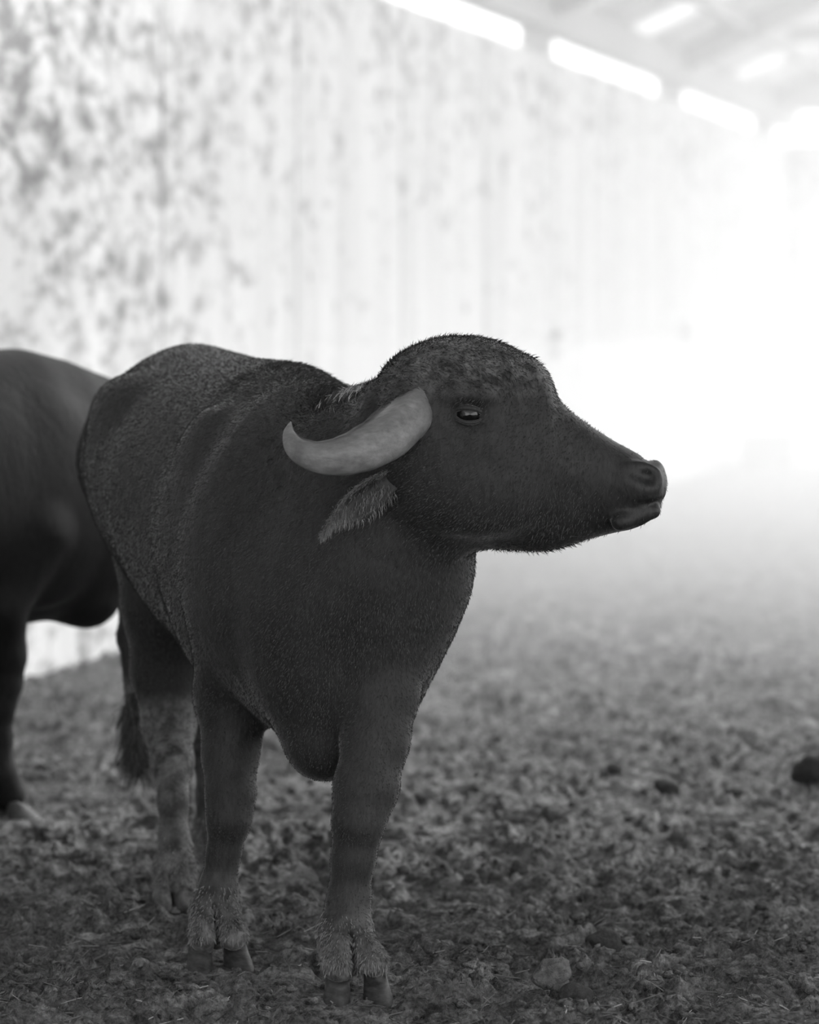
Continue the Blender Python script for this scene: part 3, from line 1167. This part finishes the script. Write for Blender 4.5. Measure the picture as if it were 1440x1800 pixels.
    grow_coat(root, V, Fc, HAIRS, w_short, lambda c: 0.005 + 0.005 * np.clip((c[:, 2] - 0.3) / 0.4, 0, 1), comb_body, M_HAIR, 'short_coat', 0.0006,
              lambda c: 0.45 + 1.0 * skylit_back(c))  # back hairs tinted lighter to carry the painted sky light

    def nape(c):
        return np.exp(-((c - P(642, 705, 8.44)) ** 2).sum(1) / 0.0035)

    def w_crest(c, n):
        h = c - H.O
        neck_top = np.exp(-((c - P(630, 690, 8.5)) ** 2).sum(1) / 0.020) * np.clip(n[:, 2] + 0.2, 0, 1)
        withers = np.clip((c[:, 2] - 1.22) / 0.06, 0, 1) * (c[:, 1] < 8.98) * (c[:, 0] < 0.0) * np.clip(n[:, 2], 0, 1) * 0.8
        poll = np.clip((z_(c) - 0.10) / 0.08, 0, 1) * np.clip((0.19 - t_(c)) / 0.05, 0, 1) * (t_(c) > -0.19) * np.clip(n[:, 2] + 0.4, 0, 1) * 0.8
        jaw = np.clip((-0.16 - z_(c)) / 0.03, 0, 1) * (t_(c) > 0.08) * (t_(c) < 0.26) * np.clip(-n[:, 2], 0, 1) * 0.8
        return neck_top * 3 + nape(c) * 5 * np.clip(n[:, 2] + 0.5, 0, 1) + withers + poll + jaw
    grow_coat(root, V, Fc, HAIRS * 1.1, w_crest, lambda c: 0.019 + 0.018 * nape(c), lambda c: comb_body(c) * 0.5 + np.array([0.2, -0.2, 0.1]) + nape(c)[:, None] * np.array([-0.3, 0, 2.5]), M_HAIR, 'long_coat', 0.0007,
              lambda c: 0.45 + 4.0 * nape(c))  # nape hairs tinted lighter in place of backlight
    o = grow_coat(root, V, Fc, 260000, lambda c, n: np.exp(-((c - P(652, 712, 8.42)) ** 2).sum(1) / 0.0024) * np.clip(n[:, 2] + 0.6, 0, 1),
                  lambda c: np.full(len(c), 0.028), lambda c: np.tile(np.array([-0.35, -0.1, 1.0]), (len(c), 1)), M_HAIR_BACKLIT, 'backlit_nape_hair', 0.0007)
    tag(o, kind='stuff')
    # pale tufts over the hooves
    grow_coat(root, V, Fc, HAIRS * 1.2, lambda c, n: np.clip((0.18 - c[:, 2]) / 0.08, 0, 1) * (c[:, 2] > 0.06) * vis(c, n), lambda c: np.full(len(c), 0.014),
              lambda c: np.tile(np.array([0, -0.2, -1.0]), (len(c), 1)), M_HAIR_PALE, 'fetlock_hair', 0.0013)
    # tail switch
    k = 2600
    tt = rng.uniform(0, 1, k)
    a, bq = P(236, 1225, 10.12), P(243, 1335, 10.10)
    rootp = a + (bq - a) * tt[:, None] + rng.normal(0, 0.012, (k, 3))
    nn = rng.normal(0, 1, (k, 3))
    nn[:, 2] *= 0.2
    nn /= np.linalg.norm(nn, axis=1)[:, None]
    strands('tail_tuft', rootp - off, nn, np.tile([0.03, 0, -1.0], (k, 1)), 0.075, 0.0012, M_HAIR, root, 0.35, 0.2)
    return root


# ------------------------------------------------------------------ the buffalo behind on the left
def far_buffalo():
    off = np.array([-1.12, 11.35, 0.0])
    root = empty('water_buffalo', off)
    tag(root, 'blurred dark water buffalo at the left edge, standing behind the near one', 'water buffalo')
    S = Sculpt((-2.7, 9.8, -0.03), (0.5, 13.0, 1.44), RES * 1.6)
    F = np.array([0.76, 0.65, 0])
    F /= np.linalg.norm(F)
    R = np.array([F[1], -F[0], 0])
    W = off.copy()
    rows = [
        (-0.50, 0, 0.05, 0.98, 0.76, 0.85), (-0.42, 0, 0.16, 1.10, 0.68, 0.84), (-0.30, 0, 0.235, 1.20, 0.60, 0.84),
        (-0.15, 0, 0.275, 1.27, 0.53, 0.86), (0.0, 0, 0.29, 1.305, 0.52, 0.88), (0.20, 0.0, 0.325, 1.30, 0.53, 0.88),
        (0.50, 0.0, 0.36, 1.29, 0.52, 0.87), (0.80, 0.0, 0.36, 1.31, 0.55, 0.90), (1.0, 0.0, 0.335, 1.325, 0.62, 0.95),
        (1.2, 0.0, 0.295, 1.30, 0.70, 1.0), (1.34, 0.0, 0.22, 1.24, 0.80, 1.02), (1.43, 0.0, 0.08, 1.12, 0.95, 1.05)]
    S.loft(W, -F, R, UP, rows, 0.04, 2.1, 2.05)
    at = lambda t, s, z: W - F * t + R * s + UP * z
    for sg in (1, -1):
        S.ell(at(0.82, 0.215 * sg, 1.16), (F, R, UP), (0.12, 0.06, 0.07), 0.10)
        S.ell(at(0.04, 0.20 * sg, 0.88), (F, R, UP), (0.16, 0.085, 0.27), 0.09)
    # lowered neck and head
    S.chain([(at(-0.15, 0, 1.0), 0.23), (at(-0.45, 0, 0.98), 0.19), (at(-0.72, 0, 0.98), 0.15)], 0.06)
    S.chain([(at(0.0, 0, 1.15), 0.12), (at(-0.4, 0, 1.09), 0.09), (at(-0.70, 0, 1.04), 0.10)], 0.05)
    S.chain([(at(-0.22, 0.05, 0.72), 0.17), (at(-0.20, 0.06, 0.605), 0.105)], 0.05)     # brisket
    legs = []
    for sg, lean in ((1, 0.0), (-1, -0.08)):
        u0 = 0.16 + lean
        S.chain([(at(u0 - 0.05, 0.20 * sg, 0.80), 0.135), (at(u0 + 0.04, 0.19 * sg, 0.60), 0.088), (at(u0, 0.17 * sg, 0.45), 0.060), (at(u0, 0.16 * sg, 0.37), 0.053),
                 (at(u0 + 0.01, 0.16 * sg, 0.31), 0.042), (at(u0 + 0.01, 0.16 * sg, 0.22), 0.034), (at(u0 + 0.01, 0.16 * sg, 0.12), 0.046), (at(u0 - 0.02, 0.16 * sg, 0.06), 0.05)], 0.025)
        legs.append(at(u0 - 0.03, 0.16 * sg, 0))
        h0 = 1.12 + lean
        S.chain([(at(1.08, 0.17 * sg, 0.95), 0.19), (at(0.92, 0.20 * sg, 0.76), 0.16), (at(1.02, 0.19 * sg, 0.62), 0.115), (at(h0 + 0.06, 0.17 * sg, 0.50), 0.075),
                 (at(h0 + 0.08, 0.17 * sg, 0.42), 0.058), (at(h0 + 0.03, 0.17 * sg, 0.32), 0.042), (at(h0, 0.17 * sg, 0.22), 0.033), (at(h0 - 0.02, 0.17 * sg, 0.12), 0.045), (at(h0 - 0.05, 0.17 * sg, 0.06), 0.046)], 0.03)
        S.chain([(at(h0 + 0.12, 0.17 * sg, 0.52), 0.028), (at(h0 + 0.15, 0.17 * sg, 0.45), 0.034)], 0.03)
        legs.append(at(h0 - 0.06, 0.17 * sg, 0))
    S.chain([(at(1.38, 0, 1.18), 0.05), (at(1.47, 0, 1.05), 0.032), (at(1.49, 0, 0.75), 0.024), (at(1.47, 0, 0.48), 0.03)], 0.03)
    H = Frame(at(-0.98, 0, 0.98), F * 0.80 + UP * -0.60)
    sculpt_head(S, H)
    body, V, Fc = finish_body(S, root, M_HIDE2, lambda V: np.zeros(len(V)))
    dress_head(H, root, off, M_HIDE2)
    for c in legs:
        c = c.copy()
        c[2] = 0.002
        make_hooves(c, F, -R, 0.060, root, off)
    return root


RES = 0.006
HAIRS = 45000

near_buffalo()
far_buffalo()


# ================================================================== GROUND LITTER
m, nt, b = new_mat('dried_dung', 0.92, 0.05, 0.15)
co = texco(nt)
nt.links.new(ramp(nt, noise(nt, co, 60, 5, 0.7), [(0.3, 0.03), (0.7, 0.075)]), b.inputs['Base Color'])
bump(nt, b, noise(nt, co, 90, 4, 0.7), 0.8, 0.01)
M_DUNG = m
M_DUNG_PALE, nt, b = new_mat('dry_pale_dung', 0.92, 0.12, 0.15)
co = texco(nt)
nt.links.new(ramp(nt, noise(nt, co, 50, 5, 0.7), [(0.3, 0.07), (0.7, 0.2)]), b.inputs['Base Color'])
bump(nt, b, noise(nt, co, 80, 4, 0.7), 0.9, 0.015)
CLODS = [  # bearing of its foot, half width, height, label
    (1177, 1398, 0.036, 0.066, 'dark round dung clod alone on the open ground, right of the buffalo'),
    (1441, 1372, 0.065, 0.088, 'largest dark dung clod, cut by the right edge of the photo'),
    (1080, 1366, 0.026, 0.034, 'flat small clod to the left of the dark round one'),
    (968, 1752, 0.052, 0.060, 'broad grey clod at the bottom, right of the front hooves'),
    (1012, 1765, 0.030, 0.046, 'dark clod touching the broad grey one at the bottom'),
    (1065, 1664, 0.042, 0.050, 'dark clod among straw, upper right of the broad grey one'),
    (160, 1535, 0.045, 0.034, 'low dark clod on the ground left of the hind hoof'),
    (1290, 1392, 0.035, 0.026, 'low flat clod between the round clod and the right edge'),
    (910, 1538, 0.020, 0.030, 'small dark clod right of the front leg, halfway up the ground')]
for k, (u, v, w, h, lb) in enumerate(CLODS):
    d = FPX * CAMH / (v - HOR)
    c = P(u, v, d)
    gz = float(ground_height(np.array([c[0]]), np.array([c[1]]))[0])
    V, F = lump(k + 40, 20, 32, 0.4)
    V = V * np.array([w, w * 0.8, h * 0.56]) + np.array([0, 0, h * 0.44])
    o = mesh_obj('dung_clod', V, F, M_DUNG_PALE if 'grey clod at' in lb else M_DUNG)
    o.location = (c[0], c[1], gz)
    tag(o, lb, 'clod', 'larger clods on the ground')

# chopped straw
m, nt, b = new_mat('straw', 0.6, 0.3, 0.3)
att = nt.nodes.new('ShaderNodeAttribute')
att.attribute_name = 'tint'
nt.links.new(ramp(nt, att.outputs['Fac'], [(0.0, 0.05), (0.7, 0.16), (1.0, 0.42)]), b.inputs['Base Color'])
n = 3600
yy = 7.6 + (rng.uniform(0, 1, n) ** 1.6) * 4.4
xx = rng.uniform(-1, 1, n) * (0.115 * yy + 0.1)
feet = np.array([o.matrix_basis.translation[:2] for o in bpy.data.objects if o.name.startswith('dung_clod')] + FEET)
free = (np.hypot(xx[:, None] - feet[None, :, 0], yy[:, None] - feet[None, :, 1]) > 0.17).all(1)
xx, yy = xx[free], yy[free]
n = len(xx)
L = rng.uniform(0.012, 0.05, n) + 0.05 * (rng.uniform(0, 1, n) > 0.95)
a = rng.uniform(0, math.pi, n)
tilt = rng.normal(0.05, 0.25, n)
dr = np.stack([np.cos(a) * np.cos(tilt), np.sin(a) * np.cos(tilt), np.sin(tilt)], 1)
sd = np.stack([-np.sin(a), np.cos(a), np.zeros(n)], 1)
bend = rng.normal(0, 0.15, n)
hw = rng.uniform(0.0006, 0.0015, n)
p0 = np.stack([xx, yy, ground_height(xx, yy) + 0.004], 1)
rows = []
for t in (-0.5, 0.0, 0.5):
    c = p0 + dr * (L * t)[:, None] + sd * (bend * L * (0.25 - t * t))[:, None] + np.array([0, 0, 1.0]) * (np.abs(np.sin(tilt)) * L * 0.4)[:, None]
    for du, dv in ((-1, 0), (0, 1), (1, 0), (0, -1)):
        rows.append(c + sd * (hw * du)[:, None] + np.array([0, 0, 1.0]) * (hw * dv)[:, None])
V = np.stack(rows, 1).reshape(-1, 3)
bs = (np.arange(n) * 12)[:, None]
quads = []
for sgm in (0, 4):
    for j in range(4):
        quads.append(bs + np.array([sgm + j, sgm + (j + 1) % 4, sgm + 4 + (j + 1) % 4, sgm + 4 + j]))
o = mesh_obj('straw', V, np.concatenate(quads).astype(np.int32), m, smooth=False)
point_attr(o, 'tint', np.repeat(rng.uniform(0, 1, n) ** 1.6, 12))
tag(o, 'chopped straw scattered over the trampled ground', 'straw', kind='stuff')

# blocky trough at the foot of the far wall
d = 34.8
c = P(1348, 830, d)
r = empty('feed_trough', (c[0], c[1], 0.0))
tag(r, 'pale blurred feed trough far back at the right, near the foot of the far wall', 'trough')
M_TR, nt, b = new_mat('trough_concrete', 0.8, 0.16, 0.2)
mb = MB()
c = np.array([c[0], c[1], 0.0])
for sy in (-1, 1):
    mb.box(c + np.array([0, sy * 0.20, 0.2]), (1, 0, 0), (0, 1, 0), (0, 0, 1), 0.22, 0.03, 0.13)
for sx in (-1, 1):
    mb.box(c + np.array([sx * 0.19, 0, 0.2]), (1, 0, 0), (0, 1, 0), (0, 0, 1), 0.03, 0.17, 0.13)
mb.box(c + np.array([0, 0, 0.09]), (1, 0, 0), (0, 1, 0), (0, 0, 1), 0.16, 0.17, 0.03)
mb.build('basin', M_TR, r)
for sx in (-1, 1):
    mb = MB()
    mb.box(c + np.array([sx * 0.15, 0, 0.035]), (1, 0, 0), (0, 1, 0), (0, 0, 1), 0.03, 0.16, 0.035)
    mb.build('foot', M_TR, r)
